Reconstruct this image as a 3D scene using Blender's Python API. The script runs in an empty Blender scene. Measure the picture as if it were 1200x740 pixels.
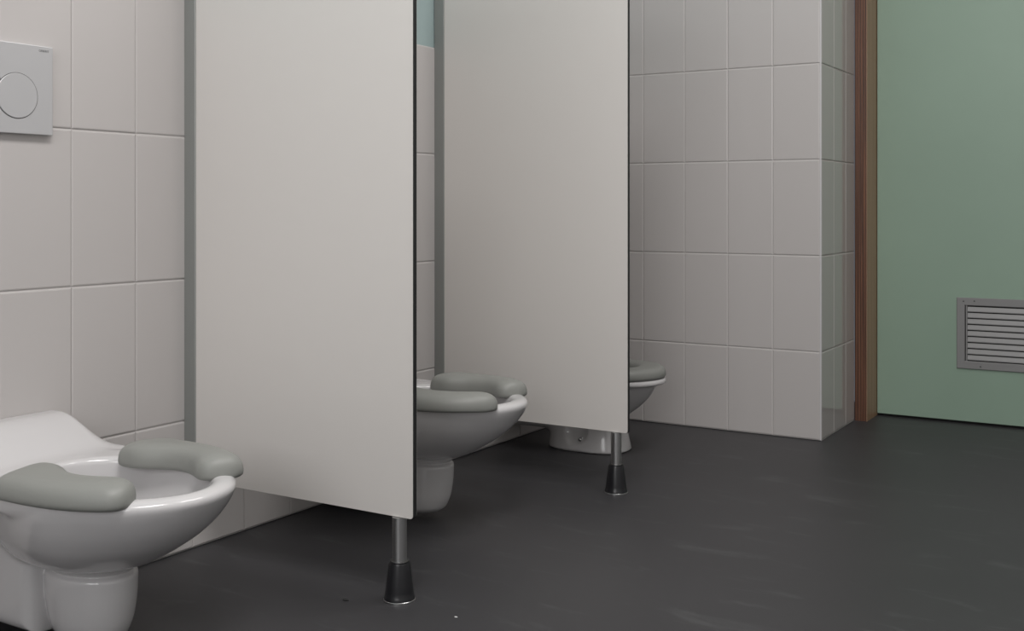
import bpy, bmesh, math
import numpy as np
from mathutils import Vector, Matrix

D = bpy.data
SC = bpy.context.scene
COL = SC.collection
PI = math.pi

# ---------------------------------------------------------------- camera
cam_data = D.cameras.new('camera')
cam = D.objects.new('camera', cam_data)
COL.objects.link(cam)
cam.location = (1.8131, 0.0, 0.7277)
cam.rotation_euler = (PI / 2, 0, math.radians(31.515))
cam_data.sensor_fit = 'HORIZONTAL'
cam_data.sensor_width = 36.0
cam_data.lens = 36.0 * 1300.3 / 1200.0
cam_data.shift_y = -127.1 / 1200.0
cam_data.clip_start = 0.02
SC.camera = cam

# ---------------------------------------------------------------- world, lights, exposure
SC.view_settings.view_transform = 'Standard'
SC.view_settings.look = 'None'
SC.view_settings.gamma = 1.0
SC.view_settings.use_curve_mapping = False
SC.view_settings.exposure = -0.07

world = D.worlds.new('world'); SC.world = world
world.use_nodes = True
wb = world.node_tree.nodes['Background']
wb.inputs[0].default_value = (0.80, 0.88, 1.0, 1)
wb.inputs[1].default_value = 0.15

def area_light(name, loc, rot, sx, sy, power, col):
    l = D.lights.new(name, 'AREA'); l.shape = 'RECTANGLE'
    l.size = sx; l.size_y = sy; l.energy = power; l.color = col
    o = D.objects.new(name, l); COL.objects.link(o)
    o.location = loc; o.rotation_euler = rot
    return o

# ceiling lamp and daylight through the windows of the wall behind the camera
area_light('ceiling_lamp_light', (1.40, 0.5, 2.64), (0, 0, 0), 0.6, 1.2, 47, (1.0, 0.972, 0.955))
area_light('ceiling_lamp_light', (1.40, 2.3, 2.64), (0, 0, 0), 0.6, 1.2, 25, (1.0, 0.972, 0.955))
area_light('window_light', (1.6, -2.1, 1.65), (PI / 2, 0, 0), 2.0, 1.1, 36, (1.0, 0.985, 0.99))

# ---------------------------------------------------------------- materials
def mat(name, col, rough=0.5, metal=0.0, spec=0.5, coat=0.0, var=None, bump=None, rvar=None):
    """var=(scale, strength, stretch) gentle colour mottling, bump=(scale, strength), rvar=(scale, amount)"""
    m = D.materials.new(name); m.use_nodes = True
    nt = m.node_tree; b = nt.nodes['Principled BSDF']
    b.inputs['Base Color'].default_value = (*col, 1)
    b.inputs['Roughness'].default_value = rough
    b.inputs['Metallic'].default_value = metal
    b.inputs['Specular IOR Level'].default_value = spec
    b.inputs['Coat Weight'].default_value = coat
    b.inputs['Coat Roughness'].default_value = 0.08
    tc = nt.nodes.new('ShaderNodeTexCoord')
    def noise(scale, detail=4, stretch=None):
        n = nt.nodes.new('ShaderNodeTexNoise'); n.inputs['Scale'].default_value = scale
        n.inputs['Detail'].default_value = detail
        if stretch:
            mp = nt.nodes.new('ShaderNodeMapping'); mp.inputs['Scale'].default_value = stretch
            nt.links.new(tc.outputs['Object'], mp.inputs[0]); nt.links.new(mp.outputs[0], n.inputs[0])
        else:
            nt.links.new(tc.outputs['Object'], n.inputs[0])
        return n
    if var:
        n = noise(var[0], 5, var[2] if len(var) > 2 else None)
        r = nt.nodes.new('ShaderNodeMapRange')
        r.inputs[1].default_value = 0.3; r.inputs[2].default_value = 0.7
        r.inputs[3].default_value = 1 - var[1]; r.inputs[4].default_value = 1 + var[1]
        nt.links.new(n.outputs[0], r.inputs[0])
        mx = nt.nodes.new('ShaderNodeVectorMath'); mx.operation = 'SCALE'
        mx.inputs[0].default_value = col
        nt.links.new(r.outputs[0], mx.inputs['Scale'])
        nt.links.new(mx.outputs[0], b.inputs['Base Color'])
    if rvar:
        n = noise(rvar[0])
        r = nt.nodes.new('ShaderNodeMapRange')
        r.inputs[1].default_value = 0.3; r.inputs[2].default_value = 0.7
        r.inputs[3].default_value = rough - rvar[1]; r.inputs[4].default_value = rough + rvar[1]
        nt.links.new(n.outputs[0], r.inputs[0]); nt.links.new(r.outputs[0], b.inputs['Roughness'])
    if bump:
        n = noise(bump[0], 3)
        bp = nt.nodes.new('ShaderNodeBump'); bp.inputs['Strength'].default_value = bump[1]
        bp.inputs['Distance'].default_value = 0.002
        nt.links.new(n.outputs[0], bp.inputs['Height']); nt.links.new(bp.outputs[0], b.inputs['Normal'])
    return m

M = {}
M['tile'] = mat('glazed_tile', (0.51, 0.487, 0.478), 0.24, bump=(14, 0.12), spec=0.45)
M['tile_end'] = mat('glossy_glazed_tile', (0.50, 0.47, 0.46), 0.06, bump=(9, 0.03))
M['grout'] = mat('grout', (0.52, 0.50, 0.49), 0.8)
M['trim'] = mat('tile_edge_trim', (0.55, 0.54, 0.55), 0.35)
M['paint_blue'] = mat('pale_blue_green_paint', (0.34, 0.43, 0.43), 0.6)
M['paint'] = mat('white_paint', (0.66, 0.65, 0.64), 0.7)
M['ceiling'] = mat('ceiling_paint', (0.78, 0.77, 0.75), 0.9)
M['laminate'] = mat('pale_grey_laminate', (0.655, 0.63, 0.605), 0.38, bump=(700, 0.06))
M['core'] = mat('black_laminate_core', (0.012, 0.012, 0.013), 0.5)
M['alu_grey'] = mat('grey_anodised_channel', (0.27, 0.28, 0.27), 0.45, metal=0.3)
M['steel'] = mat('brushed_steel', (0.60, 0.60, 0.60), 0.30, metal=1.0)
M['black_plastic'] = mat('black_plastic', (0.010, 0.010, 0.012), 0.3)
M['ceramic'] = mat('white_sanitary_ceramic', (0.57, 0.56, 0.565), 0.16, coat=0.3)
M['pad'] = mat('grey_soft_seat_pad', (0.235, 0.24, 0.225), 0.48, bump=(900, 0.05))
M['plate'] = mat('satin_grey_plate', (0.50, 0.50, 0.51), 0.38, metal=0.25)
M['letter'] = mat('dark_lettering', (0.10, 0.10, 0.10), 0.5)
M['door'] = mat('green_door_laminate', (0.26, 0.36, 0.285), 0.38, var=(3.0, 0.03), bump=(60, 0.03))
M['grille'] = mat('silver_painted_grille', (0.24, 0.24, 0.24), 0.45, metal=0.2)
M['dark'] = mat('dark_void', (0.01, 0.01, 0.01), 0.8)
M['screw'] = mat('screw_metal', (0.12, 0.12, 0.12), 0.4, metal=0.9)
M['chrome'] = mat('bolt_chrome', (0.6, 0.6, 0.6), 0.25, metal=1.0)
M['lamp'] = mat('lamp_diffuser', (0.9, 0.9, 0.9), 0.5)
M['crumb'] = mat('dark_crumb', (0.01, 0.01, 0.01), 0.8)
M['chip'] = mat('pale_chip', (0.6, 0.6, 0.6), 0.8)
M['silicone'] = mat('dark_joint', (0.03, 0.03, 0.03), 0.6)

def floor_material():
    m = D.materials.new('dark_grey_vinyl_floor'); m.use_nodes = True
    nt = m.node_tree; b = nt.nodes['Principled BSDF']
    N = nt.nodes.new; L = nt.links.new
    tc = N('ShaderNodeTexCoord')
    n1 = N('ShaderNodeTexNoise'); n1.inputs['Scale'].default_value = 1.6; n1.inputs['Detail'].default_value = 3
    L(tc.outputs['Object'], n1.inputs[0])
    r1 = N('ShaderNodeValToRGB')
    r1.color_ramp.elements[0].position = 0.3; r1.color_ramp.elements[0].color = (0.034, 0.0335, 0.036, 1)
    r1.color_ramp.elements[1].position = 0.72; r1.color_ramp.elements[1].color = (0.041, 0.040, 0.043, 1)
    L(n1.outputs[0], r1.inputs[0])
    # faint wiped streaks: worn marks in the vinyl
    mp = N('ShaderNodeMapping'); mp.inputs['Rotation'].default_value = (0, 0, 0.5)
    mp.inputs['Scale'].default_value = (3.0, 11.0, 1)
    L(tc.outputs['Object'], mp.inputs[0])
    n2 = N('ShaderNodeTexNoise'); n2.inputs['Scale'].default_value = 1.5; n2.inputs['Detail'].default_value = 8
    n2.inputs['Roughness'].default_value = 0.62; n2.inputs['Distortion'].default_value = 0.7
    L(mp.outputs[0], n2.inputs[0])
    r2 = N('ShaderNodeValToRGB')
    r2.color_ramp.elements[0].position = 0.57; r2.color_ramp.elements[0].color = (0, 0, 0, 1)
    r2.color_ramp.elements[1].position = 0.80; r2.color_ramp.elements[1].color = (1, 1, 1, 1)
    L(n2.outputs[0], r2.inputs[0])
    mx = N('ShaderNodeMix'); mx.data_type = 'RGBA'
    L(r2.outputs[0], mx.inputs['Factor']); L(r1.outputs[0], mx.inputs['A'])
    mx.inputs['B'].default_value = (0.072, 0.074, 0.076, 1)
    L(mx.outputs['Result'], b.inputs['Base Color'])
    # fine flecks
    n3 = N('ShaderNodeTexNoise'); n3.inputs['Scale'].default_value = 420; L(tc.outputs['Object'], n3.inputs[0])
    bp = N('ShaderNodeBump'); bp.inputs['Strength'].default_value = 0.12; bp.inputs['Distance'].default_value = 0.001
    L(n3.outputs[0], bp.inputs['Height']); L(bp.outputs[0], b.inputs['Normal'])
    b.inputs['Roughness'].default_value = 0.46
    b.inputs['Specular IOR Level'].default_value = 0.4
    return m
M['floor'] = floor_material()

def wood_material(name, c0, c1, scale):
    m = D.materials.new(name); m.use_nodes = True
    nt = m.node_tree; b = nt.nodes['Principled BSDF']
    N = nt.nodes.new; L = nt.links.new
    tc = N('ShaderNodeTexCoord'); mp = N('ShaderNodeMapping')
    mp.inputs['Scale'].default_value = scale
    L(tc.outputs['Object'], mp.inputs[0])
    n = N('ShaderNodeTexNoise'); n.inputs['Scale'].default_value = 1.0; n.inputs['Detail'].default_value = 7
    n.inputs['Roughness'].default_value = 0.7
    L(mp.outputs[0], n.inputs[0])
    r = N('ShaderNodeValToRGB')
    r.color_ramp.elements[0].position = 0.35; r.color_ramp.elements[0].color = (*c0, 1)
    r.color_ramp.elements[1].position = 0.65; r.color_ramp.elements[1].color = (*c1, 1)
    L(n.outputs[0], r.inputs[0]); L(r.outputs[0], b.inputs['Base Color'])
    b.inputs['Roughness'].default_value = 0.45
    return m
M['ply'] = wood_material('red_brown_plywood_edge', (0.04, 0.016, 0.009), (0.19, 0.082, 0.044), (260, 30, 2.2))
M['ply_dark'] = wood_material('dark_glue_ply', (0.022, 0.010, 0.006), (0.09, 0.036, 0.02), (260, 30, 2.2))
M['wood_face'] = wood_material('tan_wood_face', (0.32, 0.195, 0.12), (0.40, 0.25, 0.16), (20, 60, 1.2))

# ---------------------------------------------------------------- helpers
def link(name, mesh, parent=None, loc=None):
    o = D.objects.new(name, mesh); COL.objects.link(o)
    if parent is not None: o.parent = parent
    if loc is not None: o.location = loc
    return o

def mesh_of(bm, name, material, smooth=False):
    me = D.meshes.new(name)
    bmesh.ops.recalc_face_normals(bm, faces=bm.faces[:])
    bm.to_mesh(me); bm.free()
    mats = material if isinstance(material, (list, tuple)) else [material]
    for x in mats: me.materials.append(x)
    if smooth:
        for p in me.polygons: p.use_smooth = True
    return me

def box_bm(lo, hi, bevel=0.0, seg=2, bm=None):
    bm = bm or bmesh.new()
    x0, y0, z0 = lo; x1, y1, z1 = hi
    r = bmesh.ops.create_cube(bm, size=1.0)
    vs = r['verts']
    for v in vs:
        v.co = Vector(((x0 + x1) / 2 + v.co.x * (x1 - x0), (y0 + y1) / 2 + v.co.y * (y1 - y0), (z0 + z1) / 2 + v.co.z * (z1 - z0)))
    if bevel:
        es = list({e for v in vs for e in v.link_edges})
        bmesh.ops.bevel(bm, geom=es, offset=bevel, segments=seg, affect='EDGES', profile=0.5)
    return bm

def part_box(name, lo, hi, material, parent=None, bevel=0.0, seg=2):
    return link(name, mesh_of(box_bm(lo, hi, bevel, seg), name, material), parent)

def cyl_mesh(name, prof, material, seg=32, axis='z', smooth=True):
    """lathe: prof = [(radius, height)...] closed with caps"""
    bm = bmesh.new(); rings = []
    for r, h in prof:
        ring = []
        for i in range(seg):
            a = 2 * PI * i / seg
            c = (r * math.cos(a), r * math.sin(a), h)
            if axis == 'x': c = (h, c[0], c[1])
            if axis == 'y': c = (c[0], h, c[1])
            ring.append(bm.verts.new(c))
        rings.append(ring)
    for a, b in zip(rings, rings[1:]):
        for i in range(seg):
            bm.faces.new((a[i], a[(i + 1) % seg], b[(i + 1) % seg], b[i]))
    bm.faces.new(rings[0]); bm.faces.new(rings[-1])
    me = mesh_of(bm, name, material)
    if smooth:
        for p in me.polygons: p.use_smooth = True
        me.set_sharp_from_angle(angle=math.radians(35))
    return me

def thing(name, label, cat, loc=(0, 0, 0), group=None):
    o = D.objects.new(name, None); COL.objects.link(o)
    o.empty_display_size = 0.1
    o.location = loc; o['label'] = label; o['category'] = cat
    if group: o['group'] = group
    return o

def tag(o, label, cat, group=None):
    o['label'] = label; o['category'] = cat
    if group: o['group'] = group
    return o

def structure(o, label=None):
    o['kind'] = 'structure'
    if label: o['label'] = label
    return o

# ---------------------------------------------------------------- room shell
YB = 3.439      # front plane of the tiled end wall
XC = 0.831      # free corner of that wall
YD = 3.97       # plane of the green door
YE = 3.834      # end of the tiled return
XR, YR, ZC = 3.1, -2.3, 2.7
GR = 0.003      # tiles stand this far proud of the grout bed

structure(part_box('floor', (-0.15, YR - 0.15, -0.06), (XR + 0.15, 4.2, 0.0), M['floor']),
          'dark grey vinyl floor with faint wiped marks')
structure(part_box('ceiling', (-0.15, YR - 0.15, ZC), (XR + 0.15, 4.2, ZC + 0.1), M['ceiling']), 'white ceiling')

wall_left = structure(part_box('wall_left', (-0.15, YR, 0.0), (-GR, YB + GR, ZC), M['paint_blue']),
                      'toilet side wall of pale glazed tiles with painted band above')
wall_back = structure(part_box('wall_back', (-0.15, YB + GR, 0.0), (XC - GR, YE, ZC), M['paint']),
                      'tiled end wall with a free corner beside the door frame')
structure(part_box('wall_right', (XR, YR, 0.0), (XR + 0.15, 4.2, ZC), M['paint']), 'painted wall on the right')
def rear_wall():
    bm = bmesh.new()
    y0, y1 = YR - 0.15, YR
    for lo, hi in (((-0.15, y0, 0), (XR + 0.15, y1, 1.0)), ((-0.15, y0, 2.3), (XR + 0.15, y1, ZC)),
                   ((-0.15, y0, 1.0), (0.5, y1, 2.3)), ((2.7, y0, 1.0), (XR + 0.15, y1, 2.3))):
        box_bm(lo, hi, bm=bm)
    return structure(link('wall_rear', mesh_of(bm, 'wall_rear', M['paint'])), 'painted wall behind the camera with a window')
rear_wall()
win = structure(D.objects.new('window_1', None), 'window behind the camera'); COL.objects.link(win); win.location = (1.6, YR - .08, 1.0)
for lo, hi in (((-1.1, -.03, 0), (1.1, .03, .06)), ((-1.1, -.03, 1.24), (1.1, .03, 1.3)), ((-1.1, -.03, .06), (-1.04, .03, 1.24)),
               ((1.04, -.03, .06), (1.1, .03, 1.24)), ((-.03, -.03, .06), (.03, .03, 1.24))):
    part_box('window_frame', lo, hi, M['paint'], win)
structure(part_box('wall_doorway', (1.80, YD + 0.02, 0.0), (XR, 4.2, ZC), M['paint']), 'painted wall right of the green door')
structure(part_box('wall_header', (XC, YE + .004, 2.16), (1.80, 4.2, ZC), M['paint']), 'wall above the green door')

# grout beds, children of the walls they cover
part_box('grout', (-GR, -0.6, 0.0), (-0.0022, YB, 1.1755), M['grout'], wall_left)
part_box('grout', (0.0, YB + 0.0020, 0.0), (XC - GR, YB + GR, 2.07), M['grout'], wall_back)
part_box('grout', (XC - GR, YB + GR, 0.0), (XC - 0.0018, YE, 2.07), M['grout'], wall_back)

def tile_mesh(w, h, t, axis, material, ch=0.0032, cd=0.0015):
    """pillow edged tile, w along the wall, h up, lower back corner at the origin; axis = outward normal"""
    bm = bmesh.new()
    def P(a, b, n):
        return (n, a, b) if axis == 'x' else (a, -n, b)
    rings = []
    for ins, n in ((0, 0), (0, t - cd), (ch * .4, t - cd * .35), (ch, t)):
        rings.append([bm.verts.new(P(a, b, n)) for a, b in ((ins, ins), (w - ins, ins), (w - ins, h - ins), (ins, h - ins))])
    for A, B in zip(rings, rings[1:]):
        for i in range(4): bm.faces.new((A[i], A[(i + 1) % 4], B[(i + 1) % 4], B[i]))
    bm.faces.new(rings[0]); bm.faces.new(rings[-1])
    return mesh_of(bm, 'tile', material)

_tm = {}
import random
rng = random.Random(4)
def lay(parent, axis, base, spans, rows, material, gap=0.0013, gz=0.0024):
    for (a0, a1) in spans:
        for (z0, z1) in rows:
            key = (axis, gap, round(a1 - a0, 4), round(z1 - z0, 4), material.name)
            if key not in _tm:
                _tm[key] = tile_mesh(a1 - a0 - gap, z1 - z0 - gz, 0.0075, axis, material)
            o = link('tile', _tm[key], parent)
            j = rng.uniform(-0.0003, 0.0003)
            if axis == 'x': o.location = (base - 0.0075 + j, a0 + gap / 2, z0 + gz / 2)
            else: o.location = (a0 + gap / 2, base + 0.0075 + j, z0 + gz / 2)
            o.rotation_euler = (0, 0, rng.uniform(-0.0012, 0.0012))

rowsA = [(0.002, 0.2758), (0.2758, 0.5758), (0.5758, 0.8758), (0.8758, 1.1758)]
rowsB = rowsA + [(1.1758, 1.4758), (1.4758, 1.7758), (1.7758, 2.0758)]
spansA = []
y = 1.3585 - 0.15 * 12
while y + 0.15 < YB: spansA.append((y, y + 0.15)); y += 0.15
spansA.append((y, YB))
lay(wall_left, 'x', 0.0, spansA, rowsA, M['tile'], gap=0.0007)
spansB = []
x = XC - 0.0045
while x - 0.15 > 0: spansB.append((x - 0.15, x)); x -= 0.15
spansB.append((0.0, x))
lay(wall_back, 'y', YB, spansB, rowsB, M['tile'])
lay(wall_back, 'x', XC, [(YB + 0.0045, YB + 0.1425), (YB + 0.1425, YB + 0.2855), (YB + 0.2855, YE)], rowsB, M['tile_end'])

# rounded tile edge trim on the free corner
tr = bmesh.new(); sec = []
for i in range(7):
    a = -PI / 2 + PI / 2 * i / 6
    sec.append((XC - 0.0045 + 0.0045 * math.cos(a), YB + 0.0045 + 0.0045 * math.sin(a)))
sec = [(XC - 0.0045, YB + 0.006)] + sec + [(XC - 0.006, YB + 0.0045)]
lo = [tr.verts.new((x, y, 0.0)) for x, y in sec]; hi = [tr.verts.new((x, y, 2.07)) for x, y in sec]
for i in range(len(sec)): tr.faces.new((lo[i], lo[(i + 1) % len(sec)], hi[(i + 1) % len(sec)], hi[i]))
tr.faces.new(lo); tr.faces.new(hi)
structure(link('trim_1', mesh_of(tr, 'trim_1', M['trim'])), 'thin pale edge trim on the corner of the tiled end wall')

# dark joint where the floor meets the tiles
part_box('floor_joint', (0.0, -0.6, 0.0), (0.0015, YB, 0.0025), M['silicone'], wall_left)
part_box('floor_joint', (0.0, YB - 0.0015, 0.0), (XC, YB, 0.0025), M['silicone'], wall_back)

# ---------------------------------------------------------------- door frame and door
XF = 0.873
frame = structure(D.objects.new('trim_2', None), 'red brown wooden door frame with visible plies on its edge')
COL.objects.link(frame); frame.location = (0, 0, 0)
plies = [(0.8315, 0.8345, 'ply_dark'), (0.8345, 0.8405, 'ply'), (0.8405, 0.8425, 'ply_dark'), (0.8425, 0.8495, 'ply'),
         (0.8495, 0.8515, 'ply_dark'), (0.8515, 0.8585, 'ply'), (0.8585, 0.8605, 'ply_dark'), (0.8605, 0.8685, 'ply'), (0.8685, 0.8712, 'ply_dark')]
for i, (a, b, m) in enumerate(plies):
    d = 0.0006 if m == 'ply_dark' else 0.0
    part_box('ply', (a, YE + 0.002 + d, 0.0), (b, YE + 0.03, 2.12), M[m], frame)
part_box('jamb', (0.8315, YE + 0.03, 0.0), (0.8712, YD + 0.07, 2.12), M['wood_face'], frame)
part_box('face_veneer', (0.8712, YE + 0.002, 0.0), (XF, YD + 0.07, 2.12), M['wood_face'], frame)
part_box('jamb', (1.76, YE + 0.002, 0.0), (1.80, YD + 0.07, 2.12), M['wood_face'], frame)
part_box('frame_head', (0.8315, YE + 0.002, 2.12), (1.80, YD + 0.07, 2.16), M['wood_face'], frame)

door = structure(D.objects.new('door_1', None), 'pale green flush door with a silver louvred grille near the bottom')
COL.objects.link(door); door.location = (0, 0, 0)
part_box('door_leaf', (XF + 0.002, YD, 0.0085), (1.758, YD + 0.04, 2.117), M['door'], door, 0.001, 1)
part_box('door_gap', (XF, YD + 0.012, 0.0), (1.76, YD + 0.035, 0.008), M['dark'], door)

# louvred grille on the door
gx0, gx1, gz0, gz1 = 1.137, 1.560, 0.186, 0.424
gr = thing('door_grille', 'silver louvred ventilation grille screwed low on the green door', 'vent', (gx0, YD, gz0))
W, H = gx1 - gx0, gz1 - gz0
B = 0.026; T = 0.006
def frame_ring(W, H, B, T):
    bm = bmesh.new()
    def ring(i, n): return [bm.verts.new(p) for p in ((i, -n, i), (W - i, -n, i), (W - i, -n, H - i), (i, -n, H - i))]
    R = [ring(0, 0.0), ring(0, T - .0015), ring(.0015, T), ring(B - .002, T), ring(B, T - .002), ring(B, -0.012)]
    for A, C in zip(R, R[1:]):
        for i in range(4): bm.faces.new((A[i], A[(i + 1) % 4], C[(i + 1) % 4], C[i]))
    for i in range(4): bm.faces.new((R[-1][i], R[-1][(i + 1) % 4], R[0][(i + 1) % 4], R[0][i]))
    return bm
link('grille_frame', mesh_of(frame_ring(W, H, B, T), 'grille_frame', M['grille']), gr)
part_box('grille_backing', (B, -0.0008, B), (W - B, -0.0003, H - B), M['dark'], gr)
part_box('inner_rail', (B + .003, -0.0045, B), (B + .007, -0.001, H - B), M['grille'], gr)
ns = 9; pitch = (H - 2 * B - 0.004) / ns
bm = bmesh.new()
L0, L1 = B + 0.008, W - B - 0.006
# sloping louvre blade, thin front lip
sec = [(-0.0055, 0.0018), (-0.0055, 0.0045), (-0.0016, pitch - 0.0022), (-0.0010, pitch - 0.0022), (-0.0010, 0.0018)]
a = [bm.verts.new((L0, y, z)) for y, z in sec]; b = [bm.verts.new((L1, y, z)) for y, z in sec]
for i in range(5): bm.faces.new((a[i], a[(i + 1) % 5], b[(i + 1) % 5], b[i]))
bm.faces.new(a); bm.faces.new(b)
sm = mesh_of(bm, 'slat', M['grille'])
for k in range(ns):
    link('slat', sm, gr, (0, 0, B + 0.002 + k * pitch))
scm = cyl_mesh('screw', [(0.0026, 0.0), (0.0026, -0.0008), (0.0018, -0.0014)], M['screw'], 12, 'y')
for sx, sz in ((0.022, H - 0.012), (0.056, H - 0.010), (W - 0.022, H - 0.012), (0.075, 0.010), (W - 0.075, 0.010)):
    s = link('screw', scm, gr, (sx, -T, sz))

# ---------------------------------------------------------------- partitions
def rounded_panel(x0, x1, z0, z1, ya, yb, r, name, material, chamf=0.0):
    """slab in the xz plane with its free lower and upper corners rounded"""
    pts = [(x0, z0)]
    for i in range(7):
        t = -PI / 2 + PI / 2 * i / 6
        pts.append((x1 - r + r * math.cos(t), z0 + r + r * math.sin(t)))
    for i in range(7):
        t = PI / 2 * i / 6
        pts.append((x1 - r + r * math.cos(t), z1 - r + r * math.sin(t)))
    pts.append((x0, z1))
    bm = bmesh.new()
    A = [bm.verts.new((x, ya, z)) for x, z in pts]; Bv = [bm.verts.new((x, yb, z)) for x, z in pts]
    n = len(pts)
    for i in range(n): bm.faces.new((A[i], A[(i + 1) % n], Bv[(i + 1) % n], Bv[i]))
    bm.faces.new(A); bm.faces.new(Bv)
    return mesh_of(bm, name, material)

def make_partition(label):
    t = thing('cubicle_partition', label, 'partition', (0, 0, 0), 'white toilet partitions on steel legs')
    x1, z0, z1 = 0.5965, 0.1545, 1.42
    link('panel', rounded_panel(0.004, x1, z0, z1, -0.0052, 0.0052, 0.006, 'panel', M['core']), t)
    f = rounded_panel(0.004, x1 - 0.0006, z0 + 0.0006, z1 - 0.0006, -0.0064, -0.0052, 0.006, 'face_sheet', M['laminate'])
    link('face_sheet', f, t)
    g = link('face_sheet', f, t, (0, 0.0116, 0))
    # grey U channel against the wall
    bm = bmesh.new()
    sec = [(0, -0.0092), (0.0305, -0.0092), (0.032, -0.0080), (0.032, -0.0066), (0.003, -0.0066), (0.003, 0.0066),
           (0.032, 0.0066), (0.032, 0.0080), (0.0305, 0.0092), (0, 0.0092)]
    a = [bm.verts.new((x, y, z0 - 0.001)) for x, y in sec]; b = [bm.verts.new((x, y, z1)) for x, y in sec]
    for i in range(len(sec)): bm.faces.new((a[i], a[(i + 1) % len(sec)], b[(i + 1) % len(sec)], b[i]))
    bm.faces.new(a); bm.faces.new(b)
    ch = link('wall_channel', mesh_of(bm, 'wall_channel', M['alu_grey']), t)
    ch['label'] = 'grey metal channel on the tiles'
    leg = link('support_leg', cyl_mesh('support_leg', [(0.0135, 0.072), (0.0135, 0.1543)], M['steel'], 32), t, (0.561, 0, 0))
    leg['label'] = 'brushed steel tube'
    cone = link('leg_cone', cyl_mesh('leg_cone', [(0.0290, 0.003), (0.0290, 0.0065), (0.0278, 0.009), (0.0262, 0.018), (0.0205, 0.066),
                                                  (0.0188, 0.071), (0.0145, 0.0722)], M['black_plastic'], 40), leg)
    cone['label'] = 'black tapered foot'
    link('foot_ring', cyl_mesh('foot_ring', [(0.0285, 0.0), (0.0296, 0.0005), (0.0296, 0.0028), (0.0285, 0.0036)], M['steel'], 40), leg)
    link('collar', cyl_mesh('collar', [(0.0172, 0.0721), (0.0180, 0.0728), (0.0174, 0.0740), (0.0137, 0.0746)], M['screw'], 32), leg)
    return t

def copy_thing(root, loc, label):
    r = root.copy(); COL.objects.link(r); r.location = loc; r['label'] = label
    for ch in list(root.children):
        c = ch.copy(); COL.objects.link(c); c.parent = r
        for g in list(ch.children):
            d = g.copy(); COL.objects.link(d); d.parent = c
    return r

p1 = make_partition('nearest white toilet partition, black edged, on a steel leg with black cone')
p1.location = (0.0, 1.6435, 0)
p2 = copy_thing(p1, (0.0, 2.5500, 0), 'farther white toilet partition, standing between the second and third toilets')

# ---------------------------------------------------------------- toilets: sculpted with distance fields
def smin(a, b, k):
    h = np.clip(0.5 + 0.5 * (b - a) / k, 0, 1)
    return b * (1 - h) + a * h - k * h * (1 - h)
def smax(a, b, k): return -smin(-a, -b, k)
def sstep(x, a, b):
    t = np.clip((x - a) / (b - a), 0, 1); return t * t * (3 - 2 * t)
def curve(z, pts):
    """monotone smooth interpolation through (z, value) knots"""
    zs = np.array([p[0] for p in pts], float); vs = np.array([p[1] for p in pts], float)
    h = np.diff(zs); d = np.diff(vs) / h
    m = np.zeros_like(vs); m[0] = d[0]; m[-1] = d[-1]
    for i in range(1, len(vs) - 1):
        m[i] = 0 if d[i - 1] * d[i] <= 0 else 2 * d[i - 1] * d[i] / (d[i - 1] + d[i])
    zc = np.clip(z, zs[0], zs[-1]); i = np.clip(np.searchsorted(zs, zc, side='right') - 1, 0, len(h) - 1)
    t = (zc - zs[i]) / h[i]
    return ((2 * t**3 - 3 * t**2 + 1) * vs[i] + (t**3 - 2 * t**2 + t) * h[i] * m[i] + (-2 * t**3 + 3 * t**2) * vs[i + 1] + (t**3 - t**2) * h[i] * m[i + 1])
def ell(x, y, xc, a, b, p=2.0):
    """approximate distance to a superellipse outline in plan"""
    qx = np.abs(x - xc) / a; qy = np.abs(y) / b
    r = (qx**p + qy**p) ** (1 / p) + 1e-9
    g = np.sqrt((qx / a) ** 2 + (qy / b) ** 2) / r + 1e-6
    return (r - 1) / np.maximum(g, 1.0 / max(np.max(a), np.max(b)))

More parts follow.
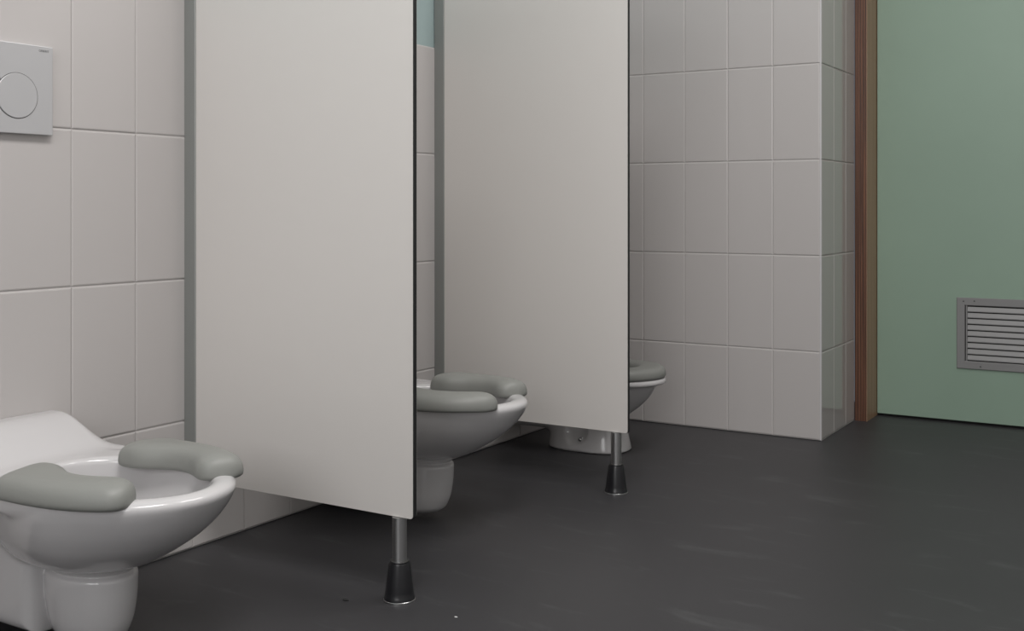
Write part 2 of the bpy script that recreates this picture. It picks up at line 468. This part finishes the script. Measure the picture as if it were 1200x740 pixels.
def surface_nets(f, lo, hi, step, name, material):
    ax = [np.arange(lo[i], hi[i] + step, step) for i in range(3)]
    X, Y, Z = np.meshgrid(*ax, indexing='ij')
    V = f(X, Y, Z).astype(np.float64)
    s = V < 0
    nx, ny, nz = V.shape
    cs = [(i, j, k) for i in (0, 1) for j in (0, 1) for k in (0, 1)]
    cnt = sum(s[i:nx - 1 + i, j:ny - 1 + j, k:nz - 1 + k].astype(int) for i, j, k in cs)
    act = (cnt > 0) & (cnt < 8)
    idx = -np.ones(act.shape, int); I, J, K = np.nonzero(act); idx[I, J, K] = np.arange(len(I))
    acc = np.zeros((len(I), 3)); n = np.zeros(len(I))
    for c in cs:
        for d in range(3):
            if c[d]: continue
            e = list(c); e[d] = 1
            va = V[I + c[0], J + c[1], K + c[2]]; vb = V[I + e[0], J + e[1], K + e[2]]
            cross = (va < 0) != (vb < 0)
            den = np.where(cross, va - vb, 1.0)
            t = np.where(cross, va / den, 0)
            p = np.stack([np.full(len(I), float(c[0])), np.full(len(I), float(c[1])), np.full(len(I), float(c[2]))], 1)
            p[:, d] += t
            acc += p * cross[:, None]; n += cross
    P = acc / n[:, None]
    verts = np.stack([I, J, K], 1) * step + P * step + np.array([ax[0][0], ax[1][0], ax[2][0]])
    faces = []
    for d in range(3):
        sl0 = [slice(None)] * 3; sl1 = [slice(None)] * 3
        sl0[d] = slice(0, -1); sl1[d] = slice(1, None)
        a = s[tuple(sl0)]; b = s[tuple(sl1)]
        cr = np.argwhere(a != b)
        u, v = [q for q in range(3) if q != d]
        cr = cr[(cr[:, u] > 0) & (cr[:, v] > 0) & (cr[:, u] < V.shape[u] - 1) & (cr[:, v] < V.shape[v] - 1)]
        def at(du, dv):
            q = cr.copy(); q[:, u] -= du; q[:, v] -= dv
            return idx[q[:, 0], q[:, 1], q[:, 2]]
        Q = np.stack([at(1, 1), at(0, 1), at(0, 0), at(1, 0)], 1)
        inside_first = a[cr[:, 0], cr[:, 1], cr[:, 2]]
        flip = inside_first if d != 1 else ~inside_first
        Q[~flip] = Q[~flip][:, ::-1]
        faces.append(Q)
    Fc = np.concatenate(faces)
    me = D.meshes.new(name)
    me.vertices.add(len(verts)); me.vertices.foreach_set('co', verts.ravel())
    me.loops.add(Fc.size); me.loops.foreach_set('vertex_index', Fc.ravel())
    me.polygons.add(len(Fc)); me.polygons.foreach_set('loop_start', np.arange(len(Fc)) * 4)
    me.polygons.foreach_set('use_smooth', np.ones(len(Fc), bool))
    me.update(); me.validate(); me.materials.append(material)
    return me

RIM = 0.292
def body_wall(X, Y, Z):
    ay = np.abs(Y)
    # bowl: plan ellipse whose size follows the height
    xc = curve(Z, [(.140, .238), (.155, .245), (.18, .258), (.21, .276), (.25, .294), (.276, .302), (.30, .306)])
    a = curve(Z, [(.140, .102), (.152, .134), (.175, .168), (.205, .198), (.24, .221), (.27, .232), (.30, .237)])
    b = curve(Z, [(.140, .076), (.152, .098), (.175, .126), (.205, .148), (.24, .163), (.27, .170), (.30, .171)])
    b = b * (1 - .12 * (1 - sstep(X, .20, .36)))
    r = np.sqrt(((X - xc) / a) ** 2 + (Y / b) ** 2)
    bowl = (r - 1) * np.minimum(a, b) * 0.85
    bowl = smax(bowl, .150 - Z, .014)
    bowl = smax(bowl, Z - RIM, .018)
    # rim flange, full width back to the wall, with the sloping shelf over it
    top = RIM + 0.058 * (1 - sstep(X, .025, .175)) * (1 - sstep(ay, .112, .166))
    rx = np.maximum(X - .303, 0) / .226
    plan = (np.sqrt(rx ** 2 + (Y / .168) ** 2) - 1) * .168
    fl = smax(plan, (Z - top) * .85, .014)
    fl = smax(fl, .258 - Z + 0.05 * sstep(X, .26, .44), .014)
    d = smin(bowl, fl, .012)
    # rear body between wall and bowl
    sk = smax(smax(ay - (.072 + .05 * sstep(Z, .16, .27)), np.maximum(X - .20, .026 - Z), .03), Z - .27, .01)
    d = smin(d, sk, .014)
    # neck bead and trap bulge
    bead = smax(ell(X, Y, .262, .083, .059), np.abs(Z - .1435) - .0075, .006)
    d = smin(d, bead, .003)
    tb = curve(Z, [(.010, .55), (.03, .78), (.06, .92), (.10, .985), (.135, 1.0)])
    rr = np.sqrt(((X - .262) / (.087 * tb)) ** 2 + (Y / (.064 * tb)) ** 2)
    trap = (rr - 1) * .064 * tb * .9
    trap = smax(trap, Z - .135, .012); trap = smax(trap, .012 - Z, .02)
    d = smin(d, trap, .003)
    # basin
    ia = curve(Z, [(.17, .060), (.21, .110), (.26, .145), (.292, .158), (.32, .168)])
    ib = curve(Z, [(.17, .045), (.21, .086), (.26, .110), (.292, .118), (.32, .126)])
    ic = curve(Z, [(.17, .285), (.21, .310), (.26, .335), (.292, .345)])
    ri = np.sqrt(((X - ic) / ia) ** 2 + (Y / ib) ** 2)
    inner = smax((ri - 1) * np.minimum(ia, ib), .178 - Z, .02)
    d = smax(d, -inner, .010)
    return np.maximum(d, .0005 - X)

def pads_field(side, z0, th, XC_, A, Bh, xi, ai, bi, back, fk):
    def f(X, Y, Z):
        y = Y * side
        rx = (X - XC_) / A
        outer = ((np.maximum(rx, 0) ** 2.3 + np.abs(y / Bh) ** 2.3) ** (1 / 2.3) - 1) * Bh
        inner = (np.sqrt(((X - xi) / ai) ** 2 + (y / bi) ** 2) - 1) * bi
        g = smax(outer, -inner, .010)
        g = smax(g, back + .10 * np.maximum(y - .09, 0) - X, .020)
        g = smax(g, .066 - .012 * sstep(X, .41, .46) - y, .018)
        g = smax(g, (X - fk) * .80 - (y - .075) * .60, .034)
        crown = z0 + th - .09 * np.maximum(y - .11, 0)
        return smax(smax(g, (Z - crown), .030), z0 - Z, .008)
    return f

def make_toilet(name, label, body_f, zr, hi, pads, step=0.004):
    t = thing(name, label, 'toilet', (0, 0, 0))
    link('bowl', surface_nets(body_f, (-0.006, -0.19, -0.008), hi, step, 'toilet_bowl', M['ceramic']), t)
    if pads is None:
        def ring(X, Y, Z):
            rx = np.maximum(X - .290, 0) / .205
            outer = (np.sqrt(rx ** 2 + (Y / .157) ** 2) - 1) * .157
            inner = (np.sqrt(((X - .300) / .105) ** 2 + (Y / .078) ** 2) - 1) * .078
            g = smax(smax(outer, -inner, .014), .175 - X, .022)
            return smax(smax(g, Z - (zr + .033 - .08 * np.maximum(np.abs(Y) - .09, 0)), .022), zr - Z, .008)
        o = link('seat_pad', surface_nets(ring, (.12, -.18, zr - .01), (.54, .18, zr + .05), 0.003, 'seat_pad', M['pad']), t)
        o['label'] = 'grey soft ring seat pad'
    for s in (() if pads is None else (-1, 1)):
        f = pads_field(s, *pads)
        y0, y1 = (0.0, .185) if s > 0 else (-.185, 0.0)
        o = link('seat_pad', surface_nets(f, (.15, y0, zr - .02), (.57, y1, zr + .05), 0.003, 'seat_pad', M['pad']), t)
        o['label'] = 'grey soft seat pad'
    return t

t1 = make_toilet('toilet', 'nearest white child toilet with grey seat pads, on the wall below the flush plate', body_wall, RIM,
                 (.56, .19, .37), (RIM - .009, .0410, .303, .238, .177, .364, .094, .093, .236, .464), 0.003)
t1.location = (0, 1.200, 0); t1['group'] = 'child toilets along the tiled wall'
t2 = copy_thing(t1, (0, 2.116, 0), 'middle white child toilet with grey seat pads, partly hidden behind the nearest partition')

# its near pad sits further round to the front
near_pad = [c for c in t2.children if c.name.startswith('seat_pad')][0]
near_pad.data = surface_nets(pads_field(-1, RIM - .009, .0410, .303, .246, .177, .380, .110, .093, .236, .538),
                             (.15, -.185, RIM - .02), (.575, 0.0, RIM + .05), 0.003, 'seat_pad', M['pad'])

RB = 0.226
def body_floor(X, Y, Z):
    ay = np.abs(Y)
    xc = curve(Z, [(.075, .235), (.11, .245), (.14, .262), (.17, .278), (.20, .288), (.24, .294)])
    a = curve(Z, [(.075, .100), (.11, .138), (.14, .160), (.17, .172), (.20, .180), (.24, .186)])
    b = curve(Z, [(.075, .066), (.11, .085), (.14, .104), (.17, .120), (.20, .130), (.24, .136)])
    bowl = (np.sqrt(((X - xc) / a) ** 2 + (Y / b) ** 2) - 1) * np.minimum(a, b) * .85
    bowl = smax(bowl, Z - RB + .004, .008)
    top = RB + 0.045 * (1 - sstep(X, .02, .15)) * (1 - sstep(ay, .07, .14))
    rx = np.maximum(X - .290, 0) / .206
    fl = smax((np.sqrt(rx ** 2 + (Y / .152) ** 2) - 1) * .152, (Z - top) * .85, .008)
    fl = smax(fl, .208 - Z, .006)
    d = smin(bowl, fl, .008)
    # foot: broad shoe with a recess for the fixing bolt
    fw = curve(Z, [(0, 0), (.02, .004), (.06, .013), (.10, .026)])
    foot = ell(X, Y, .258, .126 - fw, .086 - fw, 2.7)
    foot = smax(foot, Z - .105, .03)
    neck = smax(ay - .052, np.maximum(X - .30, np.maximum(.05 - Z, Z - .20)), .03)
    d = smin(d, foot, .02); d = smin(d, neck, .02)
    rec = np.sqrt(((X - .248) / .052) ** 2 + ((ay - .094) / .034) ** 2 + ((Z - .068) / .052) ** 2) - 1
    d = smax(d, -rec * .03, .003)
    ia = curve(Z, [(.12, .05), (.16, .10), (.20, .125), (.226, .135), (.25, .14)])
    ib = curve(Z, [(.12, .04), (.16, .075), (.20, .094), (.226, .100), (.25, .105)])
    ic = curve(Z, [(.12, .275), (.16, .300), (.20, .315), (.226, .325)])
    ri = np.sqrt(((X - ic) / ia) ** 2 + (Y / ib) ** 2)
    d = smax(d, -smax((ri - 1) * np.minimum(ia, ib), .125 - Z, .02), .008)
    return np.maximum(np.maximum(d, .0005 - X), .0005 - Z)

t3 = make_toilet('toilet', 'farthest and lowest white child toilet, floor standing, behind the farther partition', body_floor, RB,
                 (.52, .19, .30), None)
t3.location = (0, 2.990, 0); t3['group'] = 'child toilets along the tiled wall'
bolt = link('bolt_cap', cyl_mesh('bolt_cap', [(0.007, 0.0), (0.007, -0.003), (0.0055, -0.005), (0.0055, -0.011), (0.003, -0.013)], M['chrome'], 14, 'y'), t3, (0.262, -0.0655, 0.036))
bolt['label'] = 'small metal fixing bolt'

# ---------------------------------------------------------------- flush plate
fp = thing('flush_plate', 'square-edged grey flush plate with round buttons on the tiled wall', 'flush plate', (0, 1.1855, 0.942))
HW, HH, TH = 0.1235, 0.0815, 0.012
bm = box_bm((0.0, -HW, -HH), (TH, HW, HH), 0.0012, 2)
link('plate', mesh_of(bm, 'plate', M['plate']), fp)
def button(name, yc, zc, r, x0, clip=None):
    """slightly raised disc with a dark groove around it"""
    b = link('button', cyl_mesh('button', [(r, TH), (r, TH + x0 - .0006), (r - .0007, TH + x0)], M['plate'], 72, 'x'), fp, (0, yc, zc))
    b['label'] = name
    link('groove', cyl_mesh('groove', [(r + .0012, TH - .0005), (r + .0012, TH + .0003)], M['letter'], 72, 'x'), b)
    return b
button('small round button', -0.013, 0.006, 0.030, .0009)
button('large round button', 0.050, -0.0135, 0.0405, .0016)
tx = D.curves.new('lettering', 'FONT'); tx.body = 'GEBERIT'; tx.size = 0.0055; tx.extrude = 0.0001
tx.align_x = 'CENTER'; tx.align_y = 'CENTER'; tx.space_character = 1.05
to = D.objects.new('lettering_tmp', tx); COL.objects.link(to)
bpy.context.view_layer.update()
me = D.meshes.new_from_object(to.evaluated_get(bpy.context.evaluated_depsgraph_get()))
D.objects.remove(to); me.name = 'lettering'
me.materials.clear(); me.materials.append(M['letter'])
lt = link('lettering', me, fp, (TH + .00015, 0.1045, 0.0725)); lt.rotation_euler = (PI / 2, 0, PI / 2)
lt['label'] = 'tiny dark lettering'

# ---------------------------------------------------------------- ceiling lamp, little bits on the floor
lamp = thing('ceiling_lamp', 'flat white ceiling lamp above the camera end of the aisle', 'lamp', (1.40, 0.5, 2.66))
part_box('housing', (-.32, -.62, 0), (.32, .62, .04), M['paint'], lamp)
part_box('diffuser', (-.30, -.60, -.01), (.30, .60, 0), M['lamp'], lamp)
copy_thing(lamp, (1.40, 2.3, 2.66), 'flat white ceiling lamp above the door end of the aisle')

def speck(name, x, y, r, m, label, cat):
    bm = bmesh.new(); bmesh.ops.create_icosphere(bm, subdivisions=2, radius=r)
    for v in bm.verts:
        v.co.x *= 1.5 + .3 * math.sin(v.co.y / r * 3); v.co.z = max(v.co.z * .35, -r * .3) + r * .3
    o = link(name, mesh_of(bm, name, m), None, (x, y, 0)); tag(o, label, cat); return o
speck('floor_crumb', 0.478, 1.588, 0.0045, M['crumb'], 'small dark crumb on the grey floor left of the nearest black foot', 'crumb')
speck('paint_chip', 0.700, 1.625, 0.0022, M['chip'], 'tiny pale chip on the grey floor right of the nearest black foot', 'chip')
